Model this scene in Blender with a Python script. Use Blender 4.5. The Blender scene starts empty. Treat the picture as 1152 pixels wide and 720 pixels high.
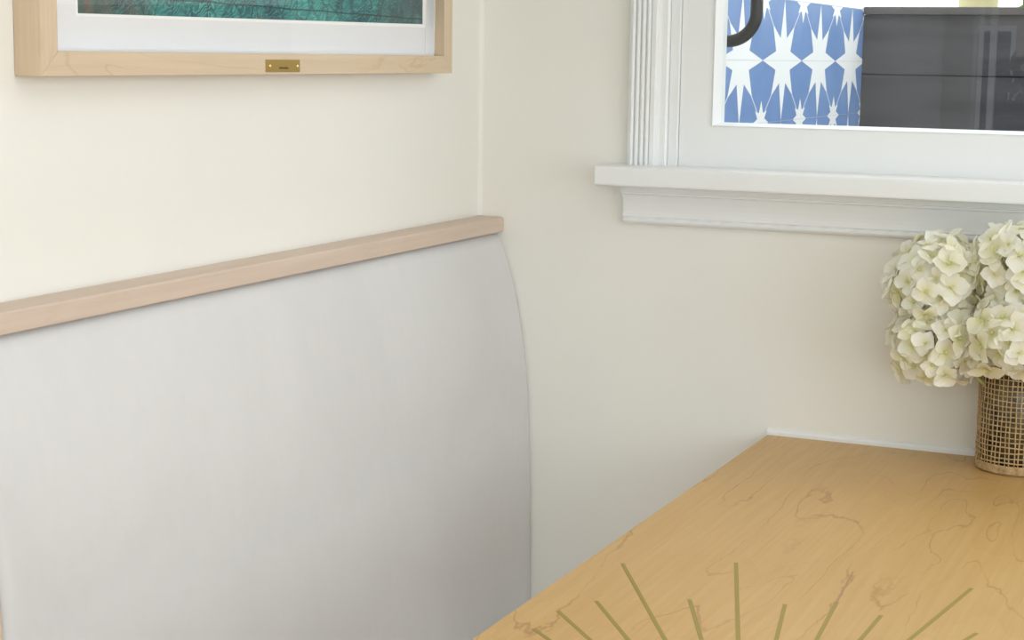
import bpy, bmesh, math, random
from mathutils import Vector, Matrix

C = bpy.context.scene
COL = C.collection
rnd = random.Random(7)

# ------------------------------------------------------------------ camera
CAM_POS = Vector((1.26145, -2.70491, 1.35))
cam_d = bpy.data.cameras.new('camera')
cam_d.sensor_width = 36.0
cam_d.lens = 36.0 * 1970.2 / 1152.0
cam_d.clip_start = 0.05
cam_d.clip_end = 200
cam = bpy.data.objects.new('camera', cam_d)
COL.objects.link(cam)
_r = Vector((0.91350749, 0.40655452, 0.01474766))
_u = Vector((-0.07429657, 0.13108002, 0.98858386))
_f = Vector((-0.39998012, 0.90417446, -0.14994818))
cam.matrix_world = Matrix(((_r.x, _u.x, -_f.x, CAM_POS.x), (_r.y, _u.y, -_f.y, CAM_POS.y),
                           (_r.z, _u.z, -_f.z, CAM_POS.z), (0, 0, 0, 1)))
C.camera = cam

# ------------------------------------------------------------------ light
C.view_settings.view_transform = 'Standard'
C.view_settings.look = 'None'
C.view_settings.exposure = -0.07
C.view_settings.gamma = 1.0
C.view_settings.use_curve_mapping = False
try:
    C.cycles.use_denoising = True
    C.cycles.use_adaptive_sampling = False
    C.cycles.max_bounces = 10
    C.cycles.diffuse_bounces = 6
    C.cycles.caustics_reflective = False
    C.cycles.caustics_refractive = False
    C.cycles.sample_clamp_indirect = 6.0
except Exception:
    pass

SKY_STRENGTH = 2.7
world = bpy.data.worlds.new('overcast_sky')
world.use_nodes = True
C.world = world
bg = world.node_tree.nodes['Background']
bg.inputs['Color'].default_value = (0.95, 0.98, 1.0, 1)
bg.inputs['Strength'].default_value = SKY_STRENGTH


def area(name, loc, target, sx, sy, power, col):
    d = bpy.data.lights.new(name, 'AREA')
    d.shape = 'RECTANGLE'
    d.size = sx
    d.size_y = sy
    d.energy = power
    d.color = col
    o = bpy.data.objects.new(name, d)
    o.location = loc
    o.rotation_euler = (Vector(target) - Vector(loc)).to_track_quat('-Z', 'Y').to_euler()
    COL.objects.link(o)
    return o


# daylight entering by the large glazed opening of the right wall and the window behind the camera
area('daylight_right_opening', (3.56, -2.3, 1.35), (0, -2.0, 1.1), 2.6, 1.9, 19.5, (0.83, 0.935, 1.0))
area('daylight_back_window', (1.9, -4.1, 1.45), (1.0, 0, 1.0), 2.2, 1.5, 22, (0.84, 0.94, 1.0))
area('overhead_fill', (1.5, -1.6, 2.42), (1.5, -1.6, 0), 1.4, 1.4, 9, (0.93, 0.965, 1.0))  # added soft fill from above; there is no ceiling fixture


# ------------------------------------------------------------------ materials
def mat(name, rgb, rough=0.5, metal=0.0, spec=0.5):
    m = bpy.data.materials.new(name)
    m.use_nodes = True
    b = m.node_tree.nodes['Principled BSDF']
    b.inputs['Base Color'].default_value = (*rgb, 1)
    b.inputs['Roughness'].default_value = rough
    b.inputs['Metallic'].default_value = metal
    b.inputs['Specular IOR Level'].default_value = spec
    return m


class NT:
    """small helper to write node graphs"""
    def __init__(self, m):
        self.t = m.node_tree
        self.n = m.node_tree.nodes
        self.l = m.node_tree.links
        self.bsdf = self.n['Principled BSDF']

    def node(self, kind, **kw):
        x = self.n.new(kind)
        for k, v in kw.items():
            setattr(x, k, v)
        return x

    def link(self, a, b):
        self.l.new(a, b)

    def coord(self, scale=(1, 1, 1), rot=(0, 0, 0), loc=(0, 0, 0)):
        tc = self.node('ShaderNodeTexCoord')
        mp = self.node('ShaderNodeMapping')
        mp.inputs['Scale'].default_value = scale
        mp.inputs['Rotation'].default_value = rot
        mp.inputs['Location'].default_value = loc
        self.link(tc.outputs['Object'], mp.inputs['Vector'])
        return mp.outputs['Vector']

    def noise(self, vec, scale, detail=3.0, rough=0.5, dist=0.0):
        n = self.node('ShaderNodeTexNoise')
        n.inputs['Scale'].default_value = scale
        n.inputs['Detail'].default_value = detail
        n.inputs['Roughness'].default_value = rough
        n.inputs['Distortion'].default_value = dist
        self.link(vec, n.inputs['Vector'])
        return n.outputs['Fac']

    def math(self, op, a, b=None, c=None, clamp=False):
        n = self.node('ShaderNodeMath', operation=op, use_clamp=clamp)
        for i, v in enumerate((a, b, c)):
            if v is None:
                continue
            if isinstance(v, (int, float)):
                n.inputs[i].default_value = v
            else:
                self.link(v, n.inputs[i])
        return n.outputs[0]

    def ramp(self, fac, stops, interp='LINEAR'):
        r = self.node('ShaderNodeValToRGB')
        r.color_ramp.interpolation = interp
        e = r.color_ramp.elements
        while len(e) < len(stops):
            e.new(0.5)
        for i, (p, c) in enumerate(stops):
            e[i].position = p
            e[i].color = (*c, 1) if len(c) == 3 else c
        self.link(fac, r.inputs['Fac'])
        return r.outputs['Color']

    def mix(self, fac, a, b, mode='MIX'):
        n = self.node('ShaderNodeMix', data_type='RGBA', blend_type=mode)
        if isinstance(fac, (int, float)):
            n.inputs[0].default_value = fac
        else:
            self.link(fac, n.inputs[0])
        for i, v in ((6, a), (7, b)):
            if isinstance(v, tuple):
                n.inputs[i].default_value = (*v, 1)
            else:
                self.link(v, n.inputs[i])
        return n.outputs[2]

    def bump(self, h, strength=0.1, dist=0.002):
        b = self.node('ShaderNodeBump')
        b.inputs['Strength'].default_value = strength
        b.inputs['Distance'].default_value = dist
        self.link(h, b.inputs['Height'])
        self.link(b.outputs['Normal'], self.bsdf.inputs['Normal'])

    def color(self, c):
        self.link(c, self.bsdf.inputs['Base Color'])


def painted(name, rgb, rough=0.6, amp=0.02, bump=0.04, scale=60):
    m = mat(name, rgb, rough, 0, 0.35)
    t = NT(m)
    v = t.coord()
    n = t.noise(v, 2.2, 3)
    lo = tuple(x * (1 - amp) for x in rgb)
    hi = tuple(min(1, x * (1 + amp)) for x in rgb)
    t.color(t.ramp(n, [(0.3, lo), (0.7, hi)]))
    t.bump(t.noise(v, scale, 2), bump, 0.001)
    return m


def wood(name, base, line, along='y', lines=0.5, fine=0.08, rough=0.42, freq=9.0, spec=0.4, sc=1.0, pale=None):
    """maple: fine streaks along the grain and thin wandering cathedral lines"""
    m = mat(name, base, rough, 0, spec)
    t = NT(m)
    s = {'x': (0.22, 1, 1), 'y': (1, 0.22, 1), 'z': (1, 1, 0.22)}[along]
    v = t.coord(tuple(k * sc for k in s))
    f = t.noise(v, 5.0, 4.0, 0.55, 0.5)
    saw = t.math('FRACT', t.math('MULTIPLY', f, freq))
    d = t.math('ABSOLUTE', t.math('SUBTRACT', saw, 0.5))
    ln = t.math('SUBTRACT', 1.0, t.math('DIVIDE', d, 0.075), clamp=True)
    patch = t.ramp(t.noise(v, 8.0, 2.0), [(0.40, (0, 0, 0)), (0.56, (1, 1, 1))])
    k = t.math('MULTIPLY', t.math('MULTIPLY', ln, patch), lines)
    s2 = {'x': (0.03, 1, 1), 'y': (1, 0.03, 1), 'z': (1, 1, 0.03)}[along]
    v2 = t.coord(tuple(q * sc for q in s2))
    streak = t.noise(v2, 90.0, 4.0, 0.6)
    dark = tuple(x * (1 - fine) for x in base)
    lite = pale or tuple(min(1, x * (1 + fine)) for x in base)
    c = t.ramp(streak, [(0.3, dark), (0.7, lite)])
    shade = t.ramp(t.noise(v, 3.0, 3.0), [(0.3, tuple(x * 0.93 for x in (1, .97, .93))), (0.7, (1, 1, 1))])
    c = t.mix(1.0, c, shade, 'MULTIPLY')
    c = t.mix(k, c, line)
    t.color(c)
    return m


M = {}
M['wall'] = painted('cream_wall_paint', (0.822, 0.812, 0.766), 0.65)
M['ceiling'] = painted('ceiling_paint', (0.85, 0.84, 0.80), 0.8)
M['trim'] = painted('white_trim_gloss', (0.83, 0.845, 0.855), 0.32, 0.008, 0.02)
M['floor'] = wood('floor_oak', (0.42, 0.28, 0.16), (0.25, 0.14, 0.07), 'y')
M['frame'] = wood('pale_maple_frame', (0.66, 0.53, 0.385), (0.50, 0.35, 0.22), 'y', 0.45, 0.05, 0.5, 8.0, 0.3, 1.6)
M['frame_v'] = wood('pale_maple_frame_upright', (0.66, 0.53, 0.385), (0.52, 0.37, 0.24), 'z', 0.35, 0.05, 0.5, 7.0, 0.3, 1.6)
M['cap'] = wood('whitewashed_cap_wood', (0.64, 0.525, 0.44), (0.55, 0.42, 0.32), 'y', 0.25, 0.06, 0.5, 8.0, 0.3, 1.4)
m = mat('honey_maple_top', (0.63, 0.40, 0.15), 0.36, 0, 0.22)
t = NT(m)
v = t.coord((1, 0.22, 1), (0, 0, 0), (0.4, 0.1, 0))
sx = t.node('ShaderNodeSeparateXYZ')
t.link(t.coord(), sx.inputs[0])
warp = t.noise(v, 4.6, 2.0, 0.5, 0.5)
jit = t.noise(t.coord((1, 0.45, 1)), 34.0, 3.0, 0.6)
f = t.math('ADD', t.math('MULTIPLY', sx.outputs['X'], 8.0), t.math('ADD', t.math('MULTIPLY', warp, 11.0), t.math('MULTIPLY', jit, 0.55)))
fr_ = t.math('FRACT', f)
ln = t.math('SUBTRACT', 1.0, t.math('DIVIDE', t.math('ABSOLUTE', t.math('SUBTRACT', fr_, 0.5)), 0.040), clamp=True)
soft = t.math('POWER', fr_, 2.0)
patch = t.ramp(t.noise(t.coord((1, 0.55, 1)), 9.0, 3.0), [(0.36, (0, 0, 0)), (0.60, (1, 1, 1))])
streak = t.noise(t.coord((1, 0.03, 1)), 120.0, 4.0, 0.6)
c = t.ramp(streak, [(0.3, (0.585, 0.372, 0.143)), (0.7, (0.65, 0.43, 0.182))])
c = t.mix(1.0, c, t.ramp(t.noise(v, 3.0, 3.0), [(0.3, (0.93, 0.89, 0.84)), (0.7, (1, 1, 1))]), 'MULTIPLY')
c = t.mix(t.math('MULTIPLY', soft, 0.12), c, (0.50, 0.24, 0.09))
c = t.mix(t.math('MULTIPLY', t.math('MULTIPLY', ln, patch), 0.6), c, (0.34, 0.145, 0.05))
t.color(c)
M['table'] = m
M['brass_inlay'] = mat('brass_inlay', (0.36, 0.27, 0.06), 0.5, 0.35)
M['worn_inlay'] = mat('worn_inlay', (0.42, 0.24, 0.12), 0.5)
M['brass'] = mat('aged_brass', (0.40, 0.26, 0.07), 0.38, 0.8)
M['brass_bright'] = mat('bright_brass', (0.85, 0.68, 0.30), 0.25, 0.9)
M['engrave'] = mat('engraved_ink', (0.035, 0.025, 0.01), 0.7)
M['black'] = mat('black_powder_coat', (0.006, 0.006, 0.007), 0.3, 0, 0.25)
M['mat_board'] = painted('white_mat_board', (0.84, 0.84, 0.855), 0.8, 0.01, 0.03)
M['spacer'] = mat('pale_spacer', (0.88, 0.88, 0.89), 0.8)
M['mat_core'] = mat('white_mat_core', (0.95, 0.95, 0.94), 0.8)
M['grout'] = mat('grey_grout', (0.48, 0.52, 0.58), 0.8)
M['tile_white'] = mat('white_tile_glaze', (0.89, 0.90, 0.91), 0.35)
M['soil'] = mat('paving', (0.45, 0.43, 0.40), 0.9)
M['white_stucco'] = painted('white_stucco', (0.93, 0.93, 0.92), 0.9)
M['beige_stucco'] = painted('beige_stucco', (0.62, 0.55, 0.46), 0.9)
M['dark_pane'] = mat('dark_pane', (0.03, 0.035, 0.04), 0.15)

# blue cement tile
m = mat('blue_cement_tile', (0.13, 0.225, 0.45), 0.5)
t = NT(m)
v = t.coord((1, 1, 1))
t.color(t.ramp(t.noise(v, 9, 5, 0.65), [(0.3, (0.10, 0.205, 0.45)), (0.7, (0.15, 0.272, 0.53))]))
M['tile_blue'] = m

# charcoal fence boards
m = mat('charcoal_stained_board', (0.03, 0.03, 0.032), 0.75)
t = NT(m)
v = t.coord((0.12, 1, 1))
c = t.ramp(t.noise(v, 26, 5, 0.6), [(0.3, (0.033, 0.031, 0.035)), (0.7, (0.068, 0.064, 0.070))])
vo = t.node('ShaderNodeTexVoronoi')
vo.inputs['Scale'].default_value = 17
t.link(t.coord((1, 0, 1)), vo.inputs['Vector'])
c = t.mix(t.math('LESS_THAN', vo.outputs['Distance'], 0.035), c, (0.45, 0.45, 0.46))
t.color(c)
M['fence'] = m
M['fence_cap'] = wood('weathered_cap_board', (0.085, 0.078, 0.076), (0.05, 0.045, 0.04), 'x', 0.3, 0.1, 0.8)

# banquette upholstery
m = mat('grey_suede_upholstery', (0.66, 0.645, 0.63), 0.75, 0, 0.25)
t = NT(m)
v = t.coord((1, 1, 1))
a = t.noise(v, 3.2, 5, 0.6, 0.6)
c1 = t.ramp(a, [(0.3, (0.625, 0.625, 0.63)), (0.72, (0.68, 0.68, 0.685))])
vv = t.coord((1, 1, 0.35), (0.5, 0, 0))
b2 = t.noise(vv, 60, 4, 0.65)
c = t.mix(0.03, c1, t.ramp(b2, [(0.3, (0.3, 0.3, 0.3)), (0.7, (1, 1, 1))]), 'MULTIPLY')
t.color(c)
t.bump(t.noise(v, 900, 2), 0.08, 0.0006)
t.bsdf.inputs['Sheen Weight'].default_value = 0.15
M['fabric'] = m

# the print: dense teal foliage pattern, brown towards its left end
m = mat('teal_foliage_print', (0.05, 0.2, 0.19), 0.6)
t = NT(m)
v = t.coord()
n1 = t.noise(v, 14, 5, 0.62, 0.5)
base = t.ramp(n1, [(0.30, (0.018, 0.045, 0.06)), (0.42, (0.02, 0.12, 0.12)), (0.55, (0.035, 0.24, 0.21)), (0.66, (0.02, 0.10, 0.11)), (0.78, (0.07, 0.30, 0.27))])
w = t.node('ShaderNodeTexWave', wave_type='RINGS')
w.inputs['Scale'].default_value = 46
w.inputs['Distortion'].default_value = 14
w.inputs['Detail'].default_value = 2
w.inputs['Detail Scale'].default_value = 1.2
t.link(v, w.inputs['Vector'])
ln = t.math('GREATER_THAN', w.outputs['Fac'], 0.78)
base = t.mix(t.math('MULTIPLY', ln, 0.65), base, (0.10, 0.36, 0.32))
vo = t.node('ShaderNodeTexVoronoi', feature='DISTANCE_TO_EDGE')
vo.inputs['Scale'].default_value = 34
t.link(t.coord((1, 1, 0.6), (0.5, 0, 0)), vo.inputs['Vector'])
base = t.mix(t.math('MULTIPLY', t.math('LESS_THAN', vo.outputs['Distance'], 0.05), 0.45), base, (0.012, 0.035, 0.04))
base = t.mix(1.0, base, t.ramp(t.noise(v, 6.5, 3, 0.6), [(0.36, (0.55, 0.62, 0.75)), (0.5, (1.0, 1.0, 1.05)), (0.62, (1.7, 1.6, 1.55))]), 'MULTIPLY')
sep = t.node('ShaderNodeSeparateXYZ')
t.link(v, sep.inputs[0])
yy = t.math('ADD', sep.outputs['Y'], t.math('MULTIPLY', t.math('SUBTRACT', t.noise(v, 22, 3), 0.5), 0.25))
leftm = t.ramp(t.math('ADD', yy, 1.1), [(0.02, (1, 1, 1)), (0.20, (0, 0, 0))])
brown = t.ramp(t.noise(v, 30, 4, 0.6), [(0.35, (0.02, 0.035, 0.04)), (0.5, (0.10, 0.085, 0.06)), (0.62, (0.20, 0.09, 0.06)), (0.75, (0.05, 0.12, 0.12))])
base = t.mix(t.math('MULTIPLY', leftm, 0.85), base, brown)
rightm = t.ramp(t.math('ADD', yy, 1.1), [(0.70, (0, 0, 0)), (0.82, (1, 1, 1))])
grey = t.ramp(t.noise(v, 40, 4, 0.6), [(0.35, (0.03, 0.045, 0.055)), (0.6, (0.075, 0.12, 0.125)), (0.75, (0.12, 0.17, 0.17))])
base = t.mix(t.math('MULTIPLY', rightm, 0.75), base, grey)
zl = t.math('ADD', sep.outputs['Z'], t.math('MULTIPLY', sep.outputs['Y'], 0.012))
zl = t.math('ABSOLUTE', t.math('SUBTRACT', t.math('ADD', zl, t.math('MULTIPLY', t.noise(v, 12, 2), 0.004)), 1.4015))
base = t.mix(t.math('MULTIPLY', t.math('LESS_THAN', zl, 0.0011), 0.8), base, (0.012, 0.03, 0.035))
red = t.ramp(t.noise(v, 55, 2), [(0.70, (0, 0, 0)), (0.76, (1, 1, 1))])
base = t.mix(t.math('MULTIPLY', red, 0.5), base, (0.25, 0.06, 0.05))
t.color(base)
M['print'] = m


def glass_mat(name, tint=(1, 1, 1), ior=1.5):
    m = bpy.data.materials.new(name)
    m.use_nodes = True
    nt = m.node_tree
    nt.nodes.clear()
    out = nt.nodes.new('ShaderNodeOutputMaterial')
    mx = nt.nodes.new('ShaderNodeMixShader')
    fr = nt.nodes.new('ShaderNodeFresnel')
    fr.inputs['IOR'].default_value = ior
    tr = nt.nodes.new('ShaderNodeBsdfTransparent')
    tr.inputs['Color'].default_value = (*tint, 1)
    gl = nt.nodes.new('ShaderNodeBsdfGlossy')
    gl.inputs['Roughness'].default_value = 0.0
    # only the outer face of a pane mirrors: rays pass the thin sheet undeflected
    ge = nt.nodes.new('ShaderNodeNewGeometry')
    inv = nt.nodes.new('ShaderNodeMath')
    inv.operation = 'SUBTRACT'
    inv.inputs[0].default_value = 1.0
    nt.links.new(ge.outputs['Backfacing'], inv.inputs[1])
    mu = nt.nodes.new('ShaderNodeMath')
    mu.operation = 'MULTIPLY'
    nt.links.new(fr.outputs[0], mu.inputs[0])
    nt.links.new(inv.outputs[0], mu.inputs[1])
    nt.links.new(mu.outputs[0], mx.inputs[0])
    nt.links.new(tr.outputs[0], mx.inputs[1])
    nt.links.new(gl.outputs[0], mx.inputs[2])
    nt.links.new(mx.outputs[0], out.inputs[0])
    return m


M['glass'] = glass_mat('window_glass', (0.97, 0.985, 0.98), 1.68)
M['picture_glass'] = glass_mat('picture_glass', (0.985, 0.985, 0.985), 1.25)
M['vase_glass'] = mat('smoky_vase_glass', (0.055, 0.042, 0.02), 0.12)
t = NT(M['vase_glass'])
v = t.coord((1, 1, 0.6))
t.color(t.ramp(t.noise(v, 45, 3, 0.6), [(0.35, (0.016, 0.013, 0.008)), (0.5, (0.09, 0.066, 0.026)), (0.68, (0.16, 0.13, 0.06))]))
m = mat('woven_jute', (0.45, 0.30, 0.155), 0.8)
t = NT(m)
v = t.coord()
t.color(t.ramp(t.noise(v, 130, 3, 0.6), [(0.3, (0.36, 0.225, 0.10)), (0.7, (0.68, 0.50, 0.28))]))
M['jute'] = m
M['stem'] = mat('green_stem', (0.42, 0.46, 0.17), 0.6)
M['tree_bark'] = painted('pale_bark', (0.52, 0.47, 0.26), 0.9, 0.2, 0.3, 40)
M['leaf'] = painted('leaf_green', (0.10, 0.20, 0.05), 0.6, 0.3, 0.1)
M['hedge'] = painted('hedge_green', (0.045, 0.085, 0.035), 0.7, 0.4, 0.1)

# petals: cream, greener towards the floret centre (a colour attribute of the petal itself)
m = mat('hydrangea_petal', (0.85, 0.83, 0.68), 0.55, 0, 0.3)
t = NT(m)
at = t.node('ShaderNodeAttribute', attribute_name='petal')
t.color(t.ramp(at.outputs['Fac'], [(0.0, (0.62, 0.64, 0.20)), (0.2, (0.83, 0.81, 0.52)), (0.5, (0.93, 0.91, 0.78)), (1.0, (0.945, 0.94, 0.885))]))
tl = t.node('ShaderNodeBsdfTranslucent')
tl.inputs['Color'].default_value = (0.93, 0.91, 0.76, 1)
mx = t.node('ShaderNodeMixShader')
mx.inputs[0].default_value = 0.35
out = [n for n in t.n if n.type == 'OUTPUT_MATERIAL'][0]
t.link(t.bsdf.outputs[0], mx.inputs[1])
t.link(tl.outputs[0], mx.inputs[2])
t.link(mx.outputs[0], out.inputs[0])
M['petal'] = m


# ------------------------------------------------------------------ mesh helpers
def link(name, bm, m, parent=None, smooth=False, bevel=0.0, seg=2, origin=None):
    me = bpy.data.meshes.new(name)
    bmesh.ops.recalc_face_normals(bm, faces=bm.faces[:])
    if origin is not None:
        bmesh.ops.translate(bm, verts=bm.verts[:], vec=-Vector(origin))
    bm.to_mesh(me)
    bm.free()
    for k in (m if isinstance(m, (list, tuple)) else [m]):
        me.materials.append(k)
    o = bpy.data.objects.new(name, me)
    COL.objects.link(o)
    if origin is not None:
        o.location = origin
    if parent:
        o.parent = parent
        pass
    if smooth:
        for p in me.polygons:
            p.use_smooth = True
    if bevel:
        b = o.modifiers.new('bevel', 'BEVEL')
        b.width = bevel
        b.segments = seg
        b.limit_method = 'ANGLE'
        b.angle_limit = math.radians(40)
        for p in me.polygons:
            p.use_smooth = True
        w = o.modifiers.new('wn', 'WEIGHTED_NORMAL')
        w.keep_sharp = False
    return o


def empty(name, loc=(0, 0, 0)):
    # parts are built in world coordinates; the root's offset is undone in adopt()
    o = bpy.data.objects.new(name, None)
    o.empty_display_size = 0.1
    COL.objects.link(o)
    o.location = loc
    return o


def adopt(root):
    off = Vector(root.location)
    for ch in root.children:
        ch.location = Vector(ch.location) - off


def tag(o, label, cat, group=None):
    o['label'] = label
    o['category'] = cat
    if group:
        o['group'] = group
    return o


def struct(o):
    o['kind'] = 'structure'
    return o


def box(bm, x0, x1, y0, y1, z0, z1, mi=0):
    vs = [bm.verts.new((x, y, z)) for x in (x0, x1) for y in (y0, y1) for z in (z0, z1)]
    for q in ((0, 1, 3, 2), (4, 6, 7, 5), (0, 4, 5, 1), (2, 3, 7, 6), (0, 2, 6, 4), (1, 5, 7, 3)):
        f = bm.faces.new([vs[i] for i in q])
        f.material_index = mi
    return bm


def BX(x0, x1, y0, y1, z0, z1):
    return box(bmesh.new(), x0, x1, y0, y1, z0, z1)


def extrude_profile(pts, axis, a, b, shear_a=0.0, shear_b=0.0):
    """closed profile (p, z) swept along axis; for 'x' p is y, for 'y' p is x.
    shear: mitre, moves the end by shear*p"""
    bm = bmesh.new()
    rings = []
    for e, sh in ((a, shear_a), (b, shear_b)):
        ring = []
        for p, z in pts:
            q = e + sh * p
            ring.append(bm.verts.new((q, p, z) if axis == 'x' else (p, q, z)))
        rings.append(ring)
    n = len(pts)
    for i in range(n):
        j = (i + 1) % n
        bm.faces.new((rings[0][i], rings[0][j], rings[1][j], rings[1][i]))
    bm.faces.new(rings[0])
    bm.faces.new(rings[1][::-1])
    return bm


def tube(bm, pts, r, n=10, closed=False, cap=True):
    pts = [Vector(p) for p in pts]
    rings = []
    prev = None
    N = len(pts)
    for i, p in enumerate(pts):
        a = pts[(i - 1) % N] if (closed or i > 0) else p
        b = pts[(i + 1) % N] if (closed or i < N - 1) else p
        d = (b - a).normalized()
        if prev is None:
            up = Vector((0, 0, 1)) if abs(d.z) < 0.9 else Vector((1, 0, 0))
            s = d.cross(up).normalized()
        else:
            s = (prev - d * prev.dot(d)).normalized()
        prev = s
        w = d.cross(s)
        rr = r[i] if isinstance(r, (list, tuple)) else r
        rings.append([bm.verts.new(p + (s * math.cos(2 * math.pi * k / n) + w * math.sin(2 * math.pi * k / n)) * rr) for k in range(n)])
    for i in range(N if closed else N - 1):
        A, B = rings[i], rings[(i + 1) % N]
        for k in range(n):
            bm.faces.new((A[k], A[(k + 1) % n], B[(k + 1) % n], B[k]))
    if cap and not closed:
        bm.faces.new(rings[0][::-1])
        bm.faces.new(rings[-1])
    return bm


def lathe(bm, prof, cx, cy, n=48, cap_bottom=True, cap_top=False):
    rings = []
    for r, z in prof:
        rings.append([bm.verts.new((cx + r * math.cos(2 * math.pi * k / n), cy + r * math.sin(2 * math.pi * k / n), z)) for k in range(n)])
    for A, B in zip(rings, rings[1:]):
        for k in range(n):
            bm.faces.new((A[k], A[(k + 1) % n], B[(k + 1) % n], B[k]))
    if cap_bottom:
        bm.faces.new(rings[0][::-1])
    if cap_top:
        bm.faces.new(rings[-1])
    return bm


# ------------------------------------------------------------------ the room
RX, RY, RZ = 3.6, -4.2, 2.5            # right wall, back wall, ceiling
WX0, WX1, WZ0, WZ1 = 0.337, 1.663, 1.150, 2.20      # window opening in the far wall
TH = 0.115

# walls
bm = BX(-0.12, 0, RY - 0.12, TH, 0, RZ)
struct(link('wall_left', bm, M['wall']))
bm = bmesh.new()
box(bm, 0, WX0, 0, TH, 0, RZ)
box(bm, WX1, RX, 0, TH, 0, RZ)
box(bm, WX0, WX1, 0, TH, 0, WZ0)
box(bm, WX0, WX1, 0, TH, WZ1, RZ)
struct(link('wall_far', bm, M['wall']))
BWX0, BWX1, BWZ0, BWZ1 = 0.108, 3.1, 0.55, 2.2       # window behind the camera
bm = bmesh.new()
box(bm, 0, BWX0, RY - 0.12, RY, 0, RZ)
box(bm, BWX1, RX, RY - 0.12, RY, 0, RZ)
box(bm, BWX0, BWX1, RY - 0.12, RY, 0, BWZ0)
box(bm, BWX0, BWX1, RY - 0.12, RY, BWZ1, RZ)
struct(link('wall_back', bm, M['wall']))
bm = bmesh.new()
box(bm, RX, RX + 0.12, RY, -3.65, 0, RZ)
box(bm, RX, RX + 0.12, -0.95, TH, 0, RZ)
box(bm, RX, RX + 0.12, -3.65, -0.95, 0, 0.35)
box(bm, RX, RX + 0.12, -3.65, -0.95, 2.35, RZ)
struct(link('wall_right', bm, M['wall']))
struct(link('floor', BX(-0.12, RX + 0.12, RY - 0.12, TH, -0.1, 0), M['floor']))
struct(link('ceiling', BX(-0.12, RX + 0.12, RY - 0.12, TH, RZ, RZ + 0.1), M['ceiling']))

# painted caulk fillet in the corner of the two walls
bm = extrude_profile([(0, 0), (0.006, 0), (0.0045, -0.0015), (0.0015, -0.0045), (0, -0.006)], 'y', 0, 1)
bm.free()
bm = bmesh.new()
pr = [(0, 0), (0.006, 0), (0.0035, -0.0012), (0.0012, -0.0035), (0, -0.006)]
lo = [bm.verts.new((x, y, 1.078)) for x, y in pr]
hi = [bm.verts.new((x, y, RZ)) for x, y in pr]
for i in range(5):
    bm.faces.new((lo[i], lo[(i + 1) % 5], hi[(i + 1) % 5], hi[i]))
bm.faces.new(lo)
bm.faces.new(hi)
struct(link('trim_1', bm, M['wall']))

# white strip closing the joint behind the table
bm = extrude_profile([(0, 0.735), (-0.008, 0.735), (-0.008, 0.7545), (-0.0062, 0.7575), (-0.003, 0.759), (0, 0.7595)], 'x', 0.5205, 1.24)
struct(link('trim_2', bm, M['trim']))

# ---- window in the far wall: casing, stop, sash, bead, pane, sill, apron
win = struct(empty('window_1', (1.0, 0.0, WZ0)))


def casing_profile():
    # (x, y) across the left casing from its outer to its inner edge, four reeds then a fillet
    pts = [(0.2742, 0.0), (0.2742, -0.0195)]
    x = 0.2755
    wd = 0.00875
    for k in range(4):
        for j in range(7):
            a = math.pi * j / 6
            pts.append((x + wd * 0.5 - wd * 0.43 * math.cos(a), -0.0178 - 0.0045 * math.sin(a)))
        x += wd
        pts.append((x, -0.0165))
    pts += [(0.3112, -0.0205), (0.3185, -0.0205), (0.3205, -0.018), (0.3205, -0.013), (0.3255, -0.0118), (0.3345, -0.0118), (0.337, -0.0095), (0.337, 0.0)]
    return pts


def vertical_profile(pts, z0, z1):
    bm = bmesh.new()
    lo = [bm.verts.new((x, y, z0)) for x, y in pts]
    hi = [bm.verts.new((x, y, z1)) for x, y in pts]
    n = len(pts)
    for i in range(n):
        bm.faces.new((lo[i], lo[(i + 1) % n], hi[(i + 1) % n], hi[i]))
    bm.faces.new(lo[::-1])
    bm.faces.new(hi)
    return bm


SILL_T = 1.1756
link('casing', vertical_profile(casing_profile(), SILL_T - 0.001, WZ1 + 0.06), M['trim'], win)
mir = [(2.0 - x, y) for x, y in casing_profile()]
link('casing', vertical_profile(mir, SILL_T - 0.001, WZ1 + 0.06), M['trim'], win)
link('casing_head', BX(0.26, 1.74, -0.022, 0.0, WZ1 + 0.0, WZ1 + 0.09), M['trim'], win, bevel=0.003)
# jamb lining of the opening
bm = bmesh.new()
box(bm, 0.3372, 0.3535, -0.0035, TH, SILL_T - 0.002, WZ1)
box(bm, 2 - 0.3535, 2 - 0.3372, -0.0035, TH, SILL_T - 0.002, WZ1)
box(bm, 0.3535, 2 - 0.3535, 0.0, TH, WZ1 - 0.01, WZ1)
link('jamb', bm, M['trim'], win, bevel=0.0015)
# sash frame
GX0, GX1, GZ0, GZ1 = 0.4170, 1.583, 1.2464, 2.13
SX0, SX1 = 0.3545, 2 - 0.3545
bm = bmesh.new()
so = [(SX0, SILL_T), (SX1, SILL_T), (SX1, WZ1 - 0.011), (SX0, WZ1 - 0.011)]
si = [(GX0 - 0.009, GZ0 - 0.0055), (GX1 + 0.009, GZ0 - 0.0055), (GX1 + 0.009, GZ1 + 0.0055), (GX0 - 0.009, GZ1 + 0.0055)]
R4 = [[bm.verts.new((x, y, z)) for x, z in ring] for ring, y in ((so, 0.042), (so, 0.002), (si, 0.002), (si, 0.042))]
for i in range(4):
    A, Bq = R4[i], R4[(i + 1) % 4]
    for k in range(4):
        bm.faces.new((A[k], A[(k + 1) % 4], Bq[(k + 1) % 4], Bq[k]))
sash = link('sash', bm, M['trim'], win)
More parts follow.
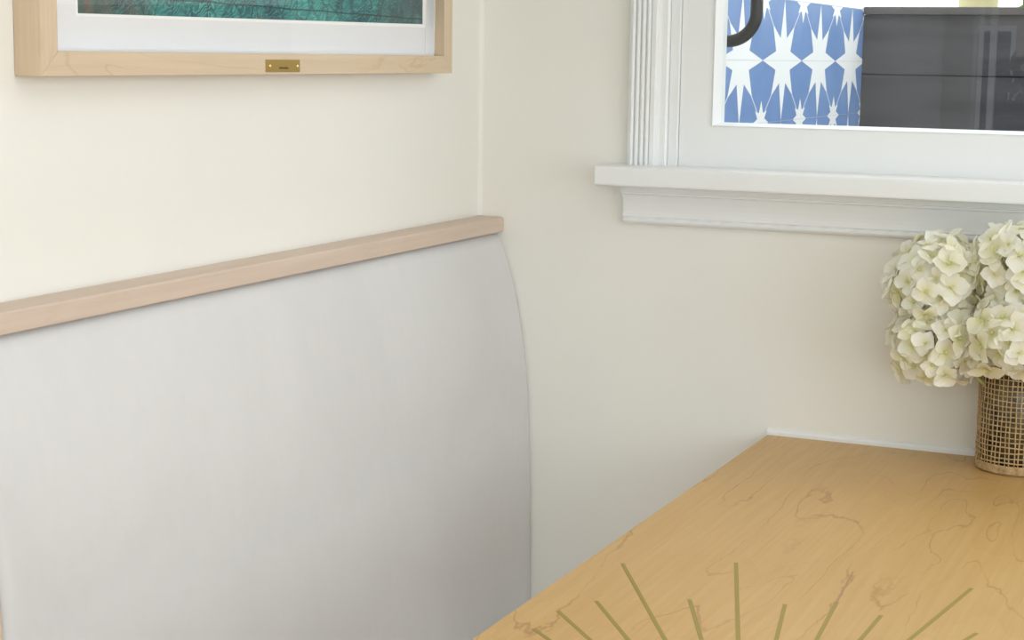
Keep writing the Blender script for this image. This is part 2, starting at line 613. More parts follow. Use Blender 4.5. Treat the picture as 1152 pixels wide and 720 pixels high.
# glazing bead, mitred frame with a small step and slope
bm = bmesh.new()
prof = [(0.0095, 0.042), (0.0095, 0.0005), (0.0065, -0.0015), (0.0050, 0.0015), (0.0015, 0.013), (0.0, 0.018), (0.0, 0.042)]
kz = 0.0058 / 0.0095
loops = []
for off, y in prof:
    x0, x1, z0, z1 = GX0 - off, GX1 + off, GZ0 - off * kz, GZ1 + off * kz
    loops.append([bm.verts.new(p) for p in ((x0, y, z0), (x1, y, z0), (x1, y, z1), (x0, y, z1))])
nL = len(loops)
for i in range(nL):
    A, B = loops[i], loops[(i + 1) % nL]
    for k in range(4):
        bm.faces.new((A[k], A[(k + 1) % 4], B[(k + 1) % 4], B[k]))
link('glazing_bead', bm, M['trim'], win)
link('pane', BX(GX0 - 0.003, GX1 + 0.003, 0.020, 0.024, GZ0 - 0.003, GZ1 + 0.003), M['glass'], win)
# interior sill (stool) with eased nose, apron moulding below
sill_prof = [(0.012, 1.1436), (0.012, SILL_T), (-0.069, SILL_T), (-0.0728, 1.1747), (-0.0748, 1.1722), (-0.0752, 1.168), (-0.0752, 1.149), (-0.0742, 1.1455), (-0.072, 1.1436)]
link('sill', extrude_profile(sill_prof, 'x', 0.2385, 1.7615), M['trim'], win, bevel=0.0018)
ap = [(0, 1.1440), (-0.0225, 1.1440), (-0.0225, 1.1325), (-0.0205, 1.1312), (-0.0205, 1.1285), (-0.0175, 1.1265), (-0.0165, 1.1225),
      (-0.0150, 1.1150), (-0.0140, 1.1060), (-0.0140, 1.1000), (-0.0150, 1.0945), (-0.0162, 1.0915), (-0.0130, 1.0902), (-0.0130, 1.0885),
      (-0.0155, 1.0868), (-0.0160, 1.0845), (-0.0140, 1.0815), (-0.011, 1.0797), (0, 1.0797)]
link('apron', extrude_profile(ap, 'x', 0.2725, 1.7275, 0.35, -0.35), M['trim'], win)
adopt(win)

# ---- window behind the camera (seen only in the reflection of the far pane)
win2 = struct(empty('window_2', (1.7, RY, BWZ0)))
bm = bmesh.new()
for x0, x1 in ((1.66, 1.74), (3.02, 3.0995)):
    box(bm, x0, x1, RY - 0.06, RY + 0.02, BWZ0, BWZ1)
box(bm, 0.1085, 3.0995, RY - 0.06, RY + 0.02, BWZ0, BWZ0 + 0.06)
box(bm, 0.1085, 3.0995, RY - 0.06, RY + 0.02, BWZ1 - 0.06, BWZ1)
link('window_frame', bm, M['trim'], win2, bevel=0.003)
link('pane', BX(0.109, 3.02, RY - 0.05, RY - 0.046, BWZ0 + 0.06, BWZ1 - 0.06), M['glass'], win2)
adopt(win2)
win3 = struct(empty('window_3', (RX, -2.3, 0.35)))
bm = bmesh.new()
for y0, y1 in ((-3.65, -3.58), (-2.34, -2.26), (-1.02, -0.95)):
    box(bm, RX + 0.02, RX + 0.09, y0, y1, 0.35, 2.35)
box(bm, RX + 0.02, RX + 0.09, -3.65, -0.95, 0.35, 0.42)
box(bm, RX + 0.02, RX + 0.09, -3.65, -0.95, 2.28, 2.35)
link('window_frame', bm, M['trim'], win3, bevel=0.003)
adopt(win3)

# ------------------------------------------------------------------ banquette
bq = tag(empty('banquette', (0.2, -0.68, 0.0)), 'built-in banquette with light grey upholstered back and pale wood cap rail along the left wall', 'bench')
B0, B1 = -1.340, -0.0025
prof = [(1.0498, 0.0375), (1.0452, 0.0388), (1.0305, 0.0470), (0.9978, 0.0590), (0.9635, 0.0692), (0.926, 0.0782), (0.8808, 0.0868), (0.8276, 0.0945), (0.751, 0.1010), (0.658, 0.1050), (0.5326, 0.1080), (0.425, 0.1100), (0.36, 0.1105)]


def smooth_prof(pr, n=40):
    # piecewise cubic through the measured points, by z
    zs = [p[0] for p in pr]
    out = []
    for i in range(n + 1):
        z = zs[0] + (zs[-1] - zs[0]) * i / n
        for k in range(len(pr) - 1):
            if pr[k][0] >= z >= pr[k + 1][0]:
                break
        p0 = pr[max(k - 1, 0)]
        p1, p2 = pr[k], pr[k + 1]
        p3 = pr[min(k + 2, len(pr) - 1)]
        h = p2[0] - p1[0]
        t_ = (z - p1[0]) / h
        m1 = (p2[1] - p0[1]) / (p2[0] - p0[0]) * h
        m2 = (p3[1] - p1[1]) / (p3[0] - p1[0]) * h
        x = (2 * t_ ** 3 - 3 * t_ ** 2 + 1) * p1[1] + (t_ ** 3 - 2 * t_ ** 2 + t_) * m1 + (-2 * t_ ** 3 + 3 * t_ ** 2) * p2[1] + (t_ ** 3 - t_ ** 2) * m2
        out.append((z, x))
    return out


sp = smooth_prof(prof)
# front skin of the cushion with rounded ends, 60 columns
bm = bmesh.new()
ys = []
for k in range(9):
    a = math.pi / 2 * k / 8
    ys.append((B0 + 0.016 * (1 - math.sin(a)) if False else B0 + 0.016 * (1 - math.cos(a)), 0.016 * (1 - math.sin(a))))
nmid = 44
for k in range(1, nmid):
    ys.append((B0 + 0.016 + (B1 - B0 - 0.016 - 0.005) * k / nmid, 0.0))
for k in range(7):
    a = math.pi / 2 * k / 6
    ys.append((B1 - 0.005 + 0.005 * math.sin(a), 0.005 * (1 - math.cos(a))))
grid = []
for z, x in sp:
    row = []
    for y, inset in ys:
        ripple = 0.0007 * math.sin(y * 9.0 + z * 4) * (1 if inset == 0 else 0)
        row.append(bm.verts.new((max(0.02, x - inset + ripple), y, z)))
    grid.append(row)
for A, Bq in zip(grid, grid[1:]):
    for k in range(len(A) - 1):
        bm.faces.new((A[k], A[k + 1], Bq[k + 1], Bq[k]))
# back skin
backL = [bm.verts.new((0.0015, B0, z)) for z, x in sp]
backR = [bm.verts.new((0.0015, B1, z)) for z, x in sp]
for i in range(len(sp) - 1):
    bm.faces.new((grid[i][0], grid[i + 1][0], backL[i + 1], backL[i]))
    bm.faces.new((grid[i][-1], backR[i], backR[i + 1], grid[i + 1][-1]))
    bm.faces.new((backL[i], backL[i + 1], backR[i + 1], backR[i]))
bm.faces.new([v for v in grid[0]] + [backR[0], backL[0]])
bm.faces.new([v for v in grid[-1]][::-1] + [backL[-1], backR[-1]])
link('back_cushion', bm, M['fabric'], bq, smooth=True)
cp = [(0.0005, 1.0524), (0.0005, 1.0772), (0.0430, 1.0772), (0.0458, 1.0760), (0.0470, 1.0735), (0.0470, 1.0540), (0.0462, 1.0526), (0.0445, 1.0518), (0.0005, 1.0518)]
link('cap_rail', extrude_profile(cp, 'y', -1.52, -0.0008), M['cap'], bq, bevel=0.0008)
ep = [(0.0005, 0.05)] + [(max(0.02, x - 0.006), z) for z, x in sp[::-1]] + [(0.0005, 1.0512)]
ep = [(0.0005, 0.0), (0.1045, 0.0)] + ep[1:]
link('end_panel', extrude_profile(ep, 'y', -1.372, -1.3415), M['frame_v'], bq)
link('seat_base', BX(0.001, 0.50, -1.34, -0.001, 0.0, 0.28), M['cap'], bq, bevel=0.003)
link('seat_cushion', BX(0.001, 0.515, -1.34, -0.003, 0.281, 0.362), M['fabric'], bq, bevel=0.02, seg=4)
adopt(bq)

# ------------------------------------------------------------------ table
TX0, TX1, TY0, TY1 = 0.5212, 1.236, -2.20, -0.0083
tb = tag(empty('dining_table', (0.88, -1.1, 0.0)), 'honey maple dining table inlaid with a brass sunburst, pushed against the wall below the window', 'table')
link('tabletop', BX(TX0, TX1, TY0, TY1, 0.718, 0.75), M['table'], tb, bevel=0.0022, seg=3)
for y in (-0.45, -1.75):
    link('leg', BX(0.83, 0.93, y - 0.05, y + 0.05, 0.03, 0.718), M['table'], tb, bevel=0.004)
    link('foot', BX(0.62, 1.14, y - 0.06, y + 0.06, 0.0, 0.03), M['table'], tb, bevel=0.004)
RC = Vector((0.877, -1.3416))
N_RAY = 58
for k in range(N_RAY):
    ang = math.radians(-4.85 + k * 360.0 / N_RAY)
    long_ = k % 2 == 0
    r1 = 0.640 if long_ else 0.488
    d = Vector((math.sin(ang), math.cos(ang)))
    s = Vector((d.y, -d.x))
    # stop short of the table's long edges
    lim = (0.311 / abs(d.x)) if abs(d.x) > 1e-3 else 9
    r1 = min(r1, lim)
    worn = (k == 0)
    bm = bmesh.new()

    def bar(bm, ra, rb, hw):
        q = [RC + d * ra - s * hw, RC + d * rb - s * hw, RC + d * rb + s * hw, RC + d * ra + s * hw]
        lo_ = [bm.verts.new((p.x, p.y, 0.7490)) for p in q]
        hi_ = [bm.verts.new((p.x, p.y, 0.7503)) for p in q]
        for i in range(4):
            bm.faces.new((lo_[i], lo_[(i + 1) % 4], hi_[(i + 1) % 4], hi_[i]))
        bm.faces.new(lo_)
        bm.faces.new(hi_)
        return bm
    ray = link('inlay_ray', bar(bm, 0.11, 0.515 if worn else r1, 0.0024), M['brass_inlay'], tb)
    if worn:
        tip = link('worn_tip', bar(bmesh.new(), 0.515, 0.640, 0.0011), M['worn_inlay'], ray)
        tip['label'] = 'faded reddish tip of the inlaid ray'
adopt(tb)

# ------------------------------------------------------------------ framed print
fr = tag(empty('framed_picture', (0.0, -0.6846, 1.319)), 'teal foliage print in a deep pale maple frame hanging on the left wall', 'picture')
FY0, FY1, FZ0, FZ1 = -1.1855, -0.1837, 1.3192, 2.02
FW, FBW, FD = 0.0292, 0.0270, 0.036


def rail(p_out0, p_out1, p_in1, p_in0):
    """mitred rail in the y-z plane, x from 0.0005 to FD"""
    bm = bmesh.new()
    q = [p_out0, p_out1, p_in1, p_in0]
    lo_ = [bm.verts.new((0.0006, y, z)) for y, z in q]
    hi_ = [bm.verts.new((FD, y, z)) for y, z in q]
    for i in range(4):
        bm.faces.new((lo_[i], lo_[(i + 1) % 4], hi_[(i + 1) % 4], hi_[i]))
    bm.faces.new(lo_)
    bm.faces.new(hi_)
    return bm


IY0, IY1, IZ0, IZ1 = FY0 + FW, FY1 - FW, FZ0 + FBW, FZ1 - FBW
link('bottom_rail', rail((FY0, FZ0), (FY1, FZ0), (IY1, IZ0), (IY0, IZ0)), M['frame'], fr, bevel=0.0008)
link('top_rail', rail((FY0, FZ1), (FY1, FZ1), (IY1, IZ1), (IY0, IZ1)), M['frame'], fr, bevel=0.0008)
link('side_rail', rail((FY0, FZ0), (FY0, FZ1), (IY0, IZ1), (IY0, IZ0)), M['frame_v'], fr, bevel=0.0008)
link('side_rail', rail((FY1, FZ0), (FY1, FZ1), (IY1, IZ1), (IY1, IZ0)), M['frame_v'], fr, bevel=0.0008)
# white spacer inside the rabbet between glass and mat
bm = bmesh.new()
e = 0.0022
box(bm, 0.0045, 0.0195, IY0, IY0 + e, IZ0, IZ1)
box(bm, 0.0045, 0.0195, IY1 - e, IY1, IZ0, IZ1)
box(bm, 0.0045, 0.0195, IY0, IY1, IZ0, IZ0 + e)
box(bm, 0.0045, 0.0195, IY0, IY1, IZ1 - e, IZ1)
link('spacer', bm, M['spacer'], fr)
# mat with a bevelled, very slightly crooked opening
bm = bmesh.new()
o_ = [(IY0, IZ0), (IY1, IZ0), (IY1, IZ1), (IY0, IZ1)]
i_ = [(-1.0835, 1.3852), (-0.2135, 1.3895), (-0.2150 - 0.004, 1.955), (-1.089, 1.951)]
c_ = [(-1.0780, 1.3885), (-0.2225, 1.3945), (-0.2245, 1.950), (-1.084, 1.946)]
O = [bm.verts.new((0.0042, y, z)) for y, z in o_]
I = [bm.verts.new((0.0042, y, z)) for y, z in i_]
K = [bm.verts.new((0.0026, y, z)) for y, z in c_]
Ob = [bm.verts.new((0.0012, y, z)) for y, z in o_]
for k in range(4):
    j = (k + 1) % 4
    bm.faces.new((O[k], O[j], I[j], I[k]))
    f = bm.faces.new((I[k], I[j], K[j], K[k]))
    f.material_index = 1
    bm.faces.new((O[k], Ob[k], Ob[j], O[j]))
bm.faces.new(Ob)
link('mat_board', bm, [M['mat_board'], M['mat_core']], fr)
pr_o = link('art_print', rail((-1.0790, 1.3875), (-0.2215, 1.3937), (-0.2235, 1.951), (-1.085, 1.947)), M['print'], fr)
for v_ in pr_o.data.vertices:
    v_.co.x = 0.0014 if v_.co.x < 0.01 else 0.0024      # thin sheet behind the mat opening
link('glass', BX(0.0197, 0.0207, IY0, IY1, IZ0, IZ1), M['picture_glass'], fr)
# brass name plate
pl = link('name_plate', BX(FD - 0.0002, FD + 0.0012, -0.7371, -0.6523, 1.3226, 1.3387), M['brass'], fr, bevel=0.0004)
for y in (-0.7285, -0.6595):
    bm = bmesh.new()
    rings = []
    for q in range(6):
        a = math.pi / 2 * q / 5
        rr, xx = 0.0028 * math.cos(a), FD + 0.0012 + 0.0017 * math.sin(a)
        rings.append([bm.verts.new((xx, y + max(rr, 1e-5) * math.cos(2 * math.pi * k / 16), 1.3303 + max(rr, 1e-5) * math.sin(2 * math.pi * k / 16))) for k in range(16)])
    for A, Bq in zip(rings, rings[1:]):
        for k in range(16):
            bm.faces.new((A[k], A[(k + 1) % 16], Bq[(k + 1) % 16], Bq[k]))
    bm.faces.new(rings[0])
    link('screw', bm, M['brass_bright'], pl, smooth=True)
bm = bmesh.new()
y = -0.7055
for wdt, hgt in ((0.0030, 0.0022), (0.0014, 0.0030), (0.0026, 0.0020), (0.0016, 0.0028), (0.0030, 0.0018), (0.0028, 0.0026), (0.0014, 0.0022), (0.0024, 0.0020)):
    box(bm, FD + 0.0010, FD + 0.00128, y, y + wdt, 1.3266, 1.3266 + hgt)
    y += wdt + 0.0007
link('engraving', bm, M['engrave'], pl)
adopt(fr)

# ------------------------------------------------------------------ vase with hydrangeas
VX, VY, VR, VZ = 0.9195, -0.0640, 0.0605, 0.7502
VH = 0.160
vs = tag(empty('vase', (VX, VY, VZ)), 'cylindrical vase wrapped in open woven jute mesh on the table by the wall', 'vase')
bm = bmesh.new()
lathe(bm, [(VR - 0.006, VZ + 0.0005), (VR - 0.0035, VZ + 0.004), (VR - 0.003, VZ + VH - 0.004), (VR - 0.005, VZ + VH - 0.002), (VR - 0.007, VZ + VH - 0.006), (VR - 0.007, VZ + 0.01)], VX, VY, 56)
link('inner_vessel', bm, M['vase_glass'], vs, smooth=True)
bm = bmesh.new()
NV, NH = 54, 19
z0, z1 = VZ + 0.014, VZ + VH
for k in range(NV):
    a0 = 2 * math.pi * (k + rnd.uniform(-0.12, 0.12)) / NV
    pts = []
    ph = rnd.uniform(0, 6)
    for j in range(14):
        tt = j / 13
        a = a0 + 0.012 * math.sin(tt * 5 + ph) + rnd.uniform(-0.006, 0.006)
        rr = VR - 0.0012 + 0.0006 * math.sin(tt * 22 + ph)
        pts.append((VX + rr * math.cos(a), VY + rr * math.sin(a), z0 + (z1 - z0) * tt))
    tube(bm, pts, rnd.uniform(0.00075, 0.00105), 5)
for j in range(NH):
    zz = z0 + (z1 - z0) * (j + 0.6) / NH
    ph = rnd.uniform(0, 6)
    pts = []
    for k in range(56):
        a = 2 * math.pi * k / 56
        rr = VR - 0.0010 + rnd.uniform(-0.0003, 0.0004)
        pts.append((VX + rr * math.cos(a), VY + rr * math.sin(a), zz + 0.0006 * math.sin(3 * a + ph) + rnd.uniform(-0.0003, 0.0003)))
    tube(bm, pts, rnd.uniform(0.00085, 0.00115), 5, closed=True)
link('jute_mesh', bm, M['jute'], vs, smooth=True)
# braided hem: twisted cords laid around the foot and the lip
for nm, za, zb in (('base_hem', VZ + 0.0012, VZ + 0.0145), ('lip_hem', VZ + VH - 0.004, VZ + VH + 0.003)):
    bm = bmesh.new()
    nr = 6 if nm == 'base_hem' else 3
    for j in range(nr):
        zz = za + (zb - za) * (j + 0.5) / nr
        for strand in range(2):
            pts = []
            for k in range(220):
                a = 2 * math.pi * k / 220
                ph = a * 44 + strand * math.pi + j * 1.3
                rr = VR - 0.0012 - (0.0022 if (j == 0 and nm == 'base_hem') else 0) + 0.0007 * math.cos(ph)
                pts.append((VX + rr * math.cos(a), VY + rr * math.sin(a), max(zz + 0.0007 * math.sin(ph), VZ + 0.0011)))
            tube(bm, pts, 0.0010, 5, closed=True)
    link(nm, bm, M['jute'], vs, smooth=True)
adopt(vs)


def floret(bm, lay, c, n, size, tone):
    """four cupped rounded petals facing n, each a small curved grid"""
    n = n.normalized()
    ref = Vector((0, 0, 1)) if abs(n.z) < 0.8 else Vector((1, 0, 0))
    u_ = n.cross(ref).normalized()
    w_ = n.cross(u_)
    rot = rnd.uniform(0, math.pi / 2)
    for p in range(4):
        a = rot + p * math.pi / 2 + rnd.uniform(-0.18, 0.18)
        d_ = u_ * math.cos(a) + w_ * math.sin(a)
        s_ = n.cross(d_)
        L = size * rnd.uniform(0.85, 1.12)
        W = L * rnd.uniform(0.92, 1.12)
        lift = rnd.uniform(0.0, 0.42)
        curl = rnd.uniform(-0.55, 0.35)
        tilt = rnd.uniform(-0.25, 0.25)
        rows = []
        prof_w = (0.10, 0.34, 0.48, 0.50, 0.40, 0.17)
        for i, pw in enumerate(prof_w):
            tt = i / (len(prof_w) - 1)
            row = []
            for j in range(5):
                q = (j - 2) / 2
                side = q * pw * W
                edge = abs(q) ** 2
                # rounded end: the outline pulls back at the sides
                x_ = L * (tt - 0.10 * edge * tt)
                h = L * (lift * tt + curl * tt * tt * 0.6) + 0.16 * W * edge * (0.5 + lift) * (pw / 0.5) + tilt * side
                h += 0.035 * L * math.sin(q * 4 + p + tt * 5)
                row.append((bm.verts.new(c + d_ * x_ + s_ * side + n * h), min(1, tt * 1.25 * tone + 0.1 * edge)))
            rows.append(row)
        for A, Bq in zip(rows, rows[1:]):
            for j in range(4):
                f = bm.faces.new((A[j][0], A[j + 1][0], Bq[j + 1][0], Bq[j][0]))
                f.smooth = True
        for row in rows:
            for vv_, val in row:
                vv_[lay] = val
    # eye of the floret
    ee = bmesh.ops.create_icosphere(bm, subdivisions=1, radius=size * 0.10, matrix=Matrix.Translation(c + n * size * 0.10))
    for vv_ in ee['verts']:
        vv_[lay] = 0.12


def hydrangea(name_label, c, rad, squash, nfl, lean):
    root = tag(empty('hydrangea', c), name_label, 'flower', 'hydrangeas in the jute vase')
    C0 = Vector(c)
    bm = bmesh.new()
    lay = bm.verts.layers.float.new('petal')
    ga = math.pi * (3 - math.sqrt(5))
    for i in range(nfl):
        zz = 1 - 1.72 * (i + 0.5) / nfl
        rr = math.sqrt(max(0, 1 - zz * zz))
        a = i * ga + rnd.uniform(-0.2, 0.2)
        d_ = Vector((rr * math.cos(a), rr * math.sin(a), zz))
        q = Vector((d_.x * rad, d_.y * rad, d_.z * rad * squash)) * rnd.uniform(0.76, 0.92)
        p = C0 + q
        if p.y > -0.022:
            p.y = -0.022 - rnd.uniform(0, 0.006)
        nn = (d_ + Vector((rnd.uniform(-.3, .3), rnd.uniform(-.3, .3), rnd.uniform(-.25, .35)))).normalized()
        if p.y > -0.05 and nn.y > -0.05:
            nn.y = -0.3
        floret(bm, lay, p, nn, rnd.uniform(0.0195, 0.027), rnd.choice((0.5, 0.8, 1.0, 1.2, 1.3)))
    link('flower_head', bm, M['petal'], root)
    # branching stalk that carries the florets
    bm = bmesh.new()
    base_pt = Vector((VX + lean[0], VY + lean[1], VZ + VH - 0.055))
    neck = C0 + Vector((0, 0, -rad * squash * 0.35))
    pts = [base_pt.lerp(neck, k / 8) + Vector((0, 0, 0.012 * math.sin(math.pi * k / 8))) for k in range(9)]
    tube(bm, pts, [0.0032 - 0.0001 * k for k in range(9)], 8)
    link('stem', bm, M['stem'], root, smooth=True)
    bm = bmesh.new()
    for k in range(26):
        a = k * ga
        zz = 1 - 1.6 * (k + 0.5) / 26
        rr = math.sqrt(max(0, 1 - zz * zz))
        d_ = Vector((rr * math.cos(a) * rad, rr * math.sin(a) * rad, zz * rad * squash)) * 0.72
        e_ = C0 + d_
        e_.y = min(e_.y, -0.025)
        tube(bm, [neck, neck.lerp(e_, 0.55) + Vector((0, 0, -0.004)), e_], 0.0011, 5)
    link('stalk_branches', bm, M['stem'], root, smooth=True)
    adopt(root)
    return root


hydrangea('creamy white hydrangea at upper left of the bouquet, below the sill', (0.8000, -0.112, 1.024), 0.079, 1.05, 82, (-0.03, 0.0))
hydrangea('creamy white hydrangea hanging lowest at the left side of the vase', (0.8070, -0.124, 0.938), 0.075, 1.0, 74, (-0.025, -0.02))
hydrangea('white hydrangea at top of the bouquet, touching the sill front', (0.9180, -0.118, 1.052), 0.080, 0.95, 72, (0.0, 0.01))
hydrangea('white hydrangea at front of the bouquet, over the vase lip', (0.9150, -0.150, 0.958), 0.072, 0.95, 66, (0.01, -0.02))
hydrangea('creamy white hydrangea at the right edge of the photo', (1.0150, -0.120, 0.995), 0.078, 0.95, 68, (0.03, 0.0))

# ------------------------------------------------------------------ outside the far window
PX = 0.300                       # face of the tiled wall
FENCE_Y = 1.528
tw = tag(empty('tiled_wall', (PX - 0.06, 0.85, 0.0)), 'garden wall of blue tiles with white star pattern outside the window', 'wall')
ZC, PH, PV = 1.3455, 0.2960, 0.2440
Y_C0 = 0.5150
tile_top = 1.4680
bm = BX(PX - 0.12, PX - 0.0015, TH + 0.002, FENCE_Y - 0.001, 0.0, tile_top)
link('wall_core', bm, M['grout'], tw)
link('coping', BX(PX - 0.13, PX - 0.0010, TH + 0.002, FENCE_Y - 0.001, tile_top + 0.0005, tile_top + 0.02), M['white_stucco'], tw)
# tiles as one mesh: blue field in courses with thin grout joints, white stars set on top
bm = bmesh.new()
zlo, zhi = 0.9, tile_top
ylo, yhi = TH + 0.003, FENCE_Y - 0.002
j = 1.6e-3
k0 = -4
zs_ = [ZC + k * PV / 2 for k in range(-4, 2)] + [tile_top + j / 2]
for a_, b_ in zip(zs_, zs_[1:]):
    yk = Y_C0 - PH * 2
    while yk < yhi:
        y0, y1 = max(yk, ylo), min(yk + PH / 2 - 0.0, yhi)
        if y1 - y0 > 0.004:
            box(bm, PX - 0.004, PX, y0, y1, a_ + j / 2, b_ - j / 2)
        yk += PH / 2


def clip_poly(poly):
    # Sutherland-Hodgman against the tiled rectangle
    def clip(ps, inside, inter):
        out_ = []
        for i in range(len(ps)):
            a_, b_ = ps[i - 1], ps[i]
            if inside(b_):
                if not inside(a_):
                    out_.append(inter(a_, b_))
                out_.append(b_)
            elif inside(a_):
                out_.append(inter(a_, b_))
        return out_
    for idx, lim, sgn in ((0, ylo, 1), (0, yhi, -1), (1, zlo, 1), (1, zhi, -1)):
        if not poly:
            return []
        poly = clip(poly, lambda p: (p[idx] - lim) * sgn >= 0,
                    lambda a_, b_: tuple(a_[q] + (b_[q] - a_[q]) * ((lim - a_[idx]) / (b_[idx] - a_[idx])) for q in (0, 1)))
    return poly


def add_poly(bm, poly, x):
    poly = clip_poly(poly)
    if len(poly) < 3:
        return
    f = bm.faces.new([bm.verts.new((x, y, z)) for y, z in poly])
    f.material_index = 1


BIG = [  # one quadrant as abutting pieces in half-period units (a along the wall, b up)
    [(0, 0), (1.0, 0.0), (0.365, 0.152)],
    [(0, 0), (0.365, 0.152), (0.160, 0.370)],
    [(0, 0), (0.160, 0.370), (0.0, 1.0)],
    [(0.365, 0.152), (0.540, 0.560), (0.510, 0.560), (0.160, 0.370)],
    [(0.540, 0.560), (0.822, 0.808), (0.808, 0.822), (0.510, 0.560)],
]
SMALL = [
    [(0, 0), (0.37, 0.0), (0.17, 0.07)],
    [(0, 0), (0.17, 0.07), (0.28, 0.20)],
    [(0, 0), (0.28, 0.20), (0.10, 0.16)],
    [(0, 0), (0.10, 0.16), (0.0, 0.36)],
]
xx = PX + 0.0004
for ky in range(-2, 5):
    for kz_ in range(-2, 2):
        for pieces, oy, oz in ((BIG, 0, 0), (SMALL, 0.5, 0.5)):
            yc, zc = Y_C0 + (ky + oy) * PH, ZC + (kz_ + oz) * PV
            for sa in (1, -1):
                for sb in (1, -1):
                    for pc in pieces:
                        poly = [(yc + sa * a_ * PH / 2, zc + sb * (b_ * PV / 2)) for a_, b_ in pc]
                        # keep the horizontal joint visible through the star
                        poly = [(y_, z_ + sb * (0.0003 if abs(z_ - zc) < 1e-6 else 0)) for y_, z_ in poly]
                        add_poly(bm, poly, xx)
me_o = link('star_tiles', bm, [M['tile_blue'], M['tile_white']], tw)
adopt(tw)

fn = tag(empty('fence', (1.5, FENCE_Y, 0.0)), 'charcoal stained horizontal board fence outside the window', 'fence')
zt = 1.4565
link('fence_cap', BX(PX + 0.001, 3.4, FENCE_Y - 0.012, FENCE_Y + 0.05, zt, 1.4750), M['fence_cap'], fn, bevel=0.002)
zb = zt - 0.0002
k = 0
while zb > 0.1:
    hgt = 0.1405
    bm = BX(PX - 0.10, 3.4, FENCE_Y + 0.001 * (k % 2), FENCE_Y + 0.018, zb - hgt, zb)
    box(bm, PX - 0.10, 3.4, FENCE_Y + 0.0182, FENCE_Y + 0.022, zb - hgt - 0.012, zb - 0.014)    # shiplap lip behind the joint
    link('board', bm, M['fence'], fn, bevel=0.0018)
    zb -= hgt + 0.0022
    k += 1
for x in (0.4, 1.7, 3.2):
    link('post', BX(x, x + 0.09, FENCE_Y + 0.023, FENCE_Y + 0.11, 0, zt - 0.002), M['fence'], fn)
adopt(fn)
struct(link('ground_patio', BX(-4, 8, TH, 12, -0.15, -0.02), M['soil']))
struct(link('ground_yard', BX(-6, 9, -16, RY - 0.13, -0.15, -0.02), M['soil']))

# black bar seen through the upper left of the pane
bm = bmesh.new()
HY = 0.086
HZ, HX = 1.3765, 0.4520
pts = [(0.3536, HY, HZ), (0.385, HY, HZ), (0.405, HY, HZ)]
for q in range(1, 12):
    a = math.pi / 2 * q / 12
    pts.append((0.405 + (HX - 0.405) * math.sin(a), HY, HZ + 0.047 * (1 - math.cos(a))))
pts += [(HX, HY, HZ + 0.05), (HX, HY, 1.60), (HX, HY, 1.78)]
for q in range(1, 12):
    a = math.pi / 2 * q / 12
    pts.append((0.405 + (HX - 0.405) * math.cos(a), HY, 1.80 + 0.047 * math.sin(a)))
pts += [(0.405, HY, 1.847), (0.3536, HY, 1.847)]
hb = tag(link('pull_bar', tube(bm, pts, 0.0102, 14), M['black'], None, smooth=True, origin=(0.3536, HY, HZ)), 'black curved metal bar behind the window glass at its upper left', 'handle')

# tree beyond the fence
tr = tag(empty('tree', (0.395, 2.6, 0)), 'pale trunk of a small tree rising behind the fence', 'tree')
bm = bmesh.new()
tube(bm, [(0.393 + 0.004 * math.sin(k), 2.6, 0 + k * 0.28) for k in range(10)], [0.062 - 0.001 * k for k in range(10)], 14)
link('trunk', bm, M['tree_bark'], tr, smooth=True)


def leaves(bm, c, rad, n, size):
    for i in range(n):
        d_ = Vector((rnd.gauss(0, 1), rnd.gauss(0, 1), rnd.gauss(0, 1))).normalized() * rad * rnd.uniform(0.5, 1) ** 0.5
        p = Vector(c) + Vector((d_.x, d_.y, d_.z * 0.8))
        u_ = Vector((rnd.gauss(0, 1), rnd.gauss(0, 1), rnd.gauss(0, 1))).normalized()
        w_ = u_.orthogonal().normalized()
        nn = u_.cross(w_)
        s = size * rnd.uniform(0.7, 1.3)
        vs_ = [bm.verts.new(p + u_ * s * a_ + w_ * s * b_ + nn * s * h_) for a_, b_, h_ in ((-1, 0, 0), (-.3, .42, .1), (.4, .36, .1), (1, 0, -.1), (.4, -.36, .1), (-.3, -.42, .1))]
        bm.faces.new((vs_[0], vs_[1], vs_[2], vs_[3]))
        bm.faces.new((vs_[0], vs_[3], vs_[4], vs_[5]))


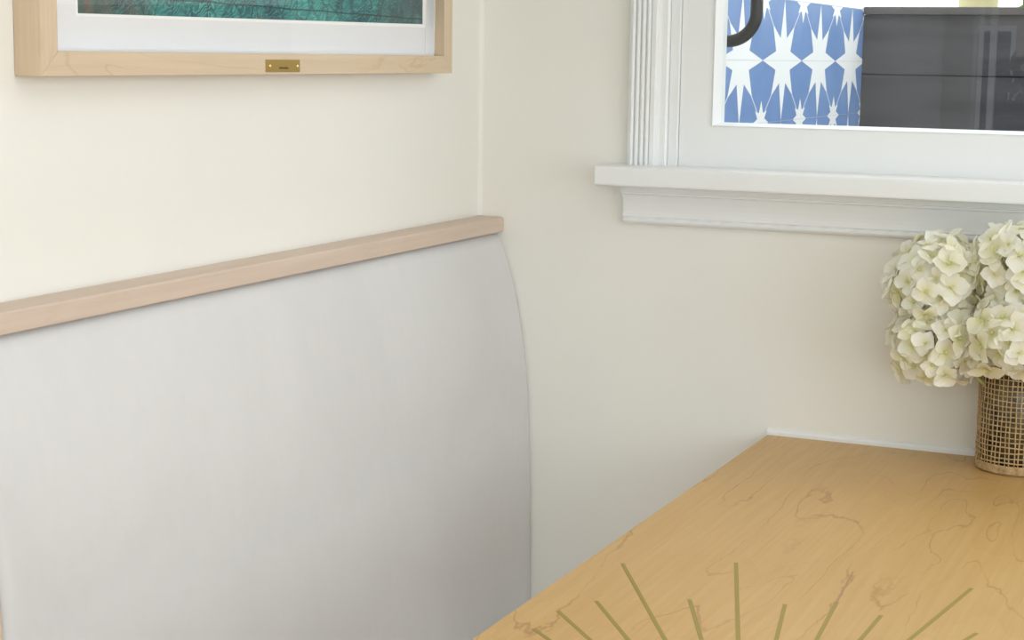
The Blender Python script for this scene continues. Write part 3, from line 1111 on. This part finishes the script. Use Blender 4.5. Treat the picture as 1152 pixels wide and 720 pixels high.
bm = bmesh.new()
leaves(bm, (0.39, 2.6, 2.75), 0.40, 420, 0.06)
link('crown', bm, M['leaf'], tr)
adopt(tr)
sh = tag(empty("shrub", (0.80, 1.9, 0)), 'green shrub just topping the fence at the right edge of the photo', 'shrub')
bm = bmesh.new()
leaves(bm, (0.80, 1.9, 1.36), 0.235, 420, 0.045)
link('foliage', bm, M['leaf'], sh)
bm = bmesh.new()
tube(bm, [(0.80, 1.9, -0.02), (0.805, 1.9, 0.6), (0.79, 1.9, 1.3)], 0.02, 8)
link('stem', bm, M['tree_bark'], sh, smooth=True)
adopt(sh)

# yard behind the camera, reflected in the pane: hedge and a beige house with a dark window
hd = tag(empty('hedge', (1.2, -6.3, 0)), 'dark green hedge mirrored in the window glass at the right edge', 'hedge')
bm = bmesh.new()
for x in range(-2, 9):
    leaves(bm, (x * 0.42, -6.3, 0.93), 0.60, 300, 0.06)
link('foliage', bm, M['hedge'], hd)
link('inner_growth', BX(-0.9, 3.4, -6.5, -6.1, -0.02, 1.15), M['hedge'], hd)
adopt(hd)
ps = None  # uprights added outdoors, standing in for pale frame edges mirrored in the pane
for x0, x1, lab in ((-0.001, 0.017, 'thinner pale upright, added to be mirrored in the window glass'), (0.047, 0.073, 'wider pale upright, added to be mirrored in the window glass, right of the thin one')):
    ps = tag(empty('reflection_upright', ((x0 + x1) / 2, -5.0, -0.02)), lab, 'post')
    link('shaft', BX(x0, x1, -5.03, -5.0, 0.06, 2.5), M['white_stucco'], ps, bevel=0.002)
    link('plinth', BX(x0 - 0.004, x1 + 0.004, -5.034, -4.996, -0.02, 0.06), M['white_stucco'], ps, bevel=0.002)
    adopt(ps)

hs = tag(empty('house', (0.5, -10, 0)), 'beige house with a dark window mirrored in the glass at the right edge', 'building')
link('house_wall', BX(-4, 5, -10.4, -10, -0.02, 2.4), M['beige_stucco'], hs)
link('roof', extrude_profile([(-10.8, 2.4), (-9.6, 2.4), (-9.6, 2.5), (-12.5, 3.6)], 'x', -4.3, 5.3), M['fence_cap'], hs)
wf = link('window_frame', BX(-1.02, -0.56, -10.02, -9.97, 0.98, 1.60), M['white_stucco'], hs)
link('window_pane', BX(-0.98, -0.59, -9.97, -9.965, 1.02, 1.56), M['dark_pane'], wf)
adopt(hs)
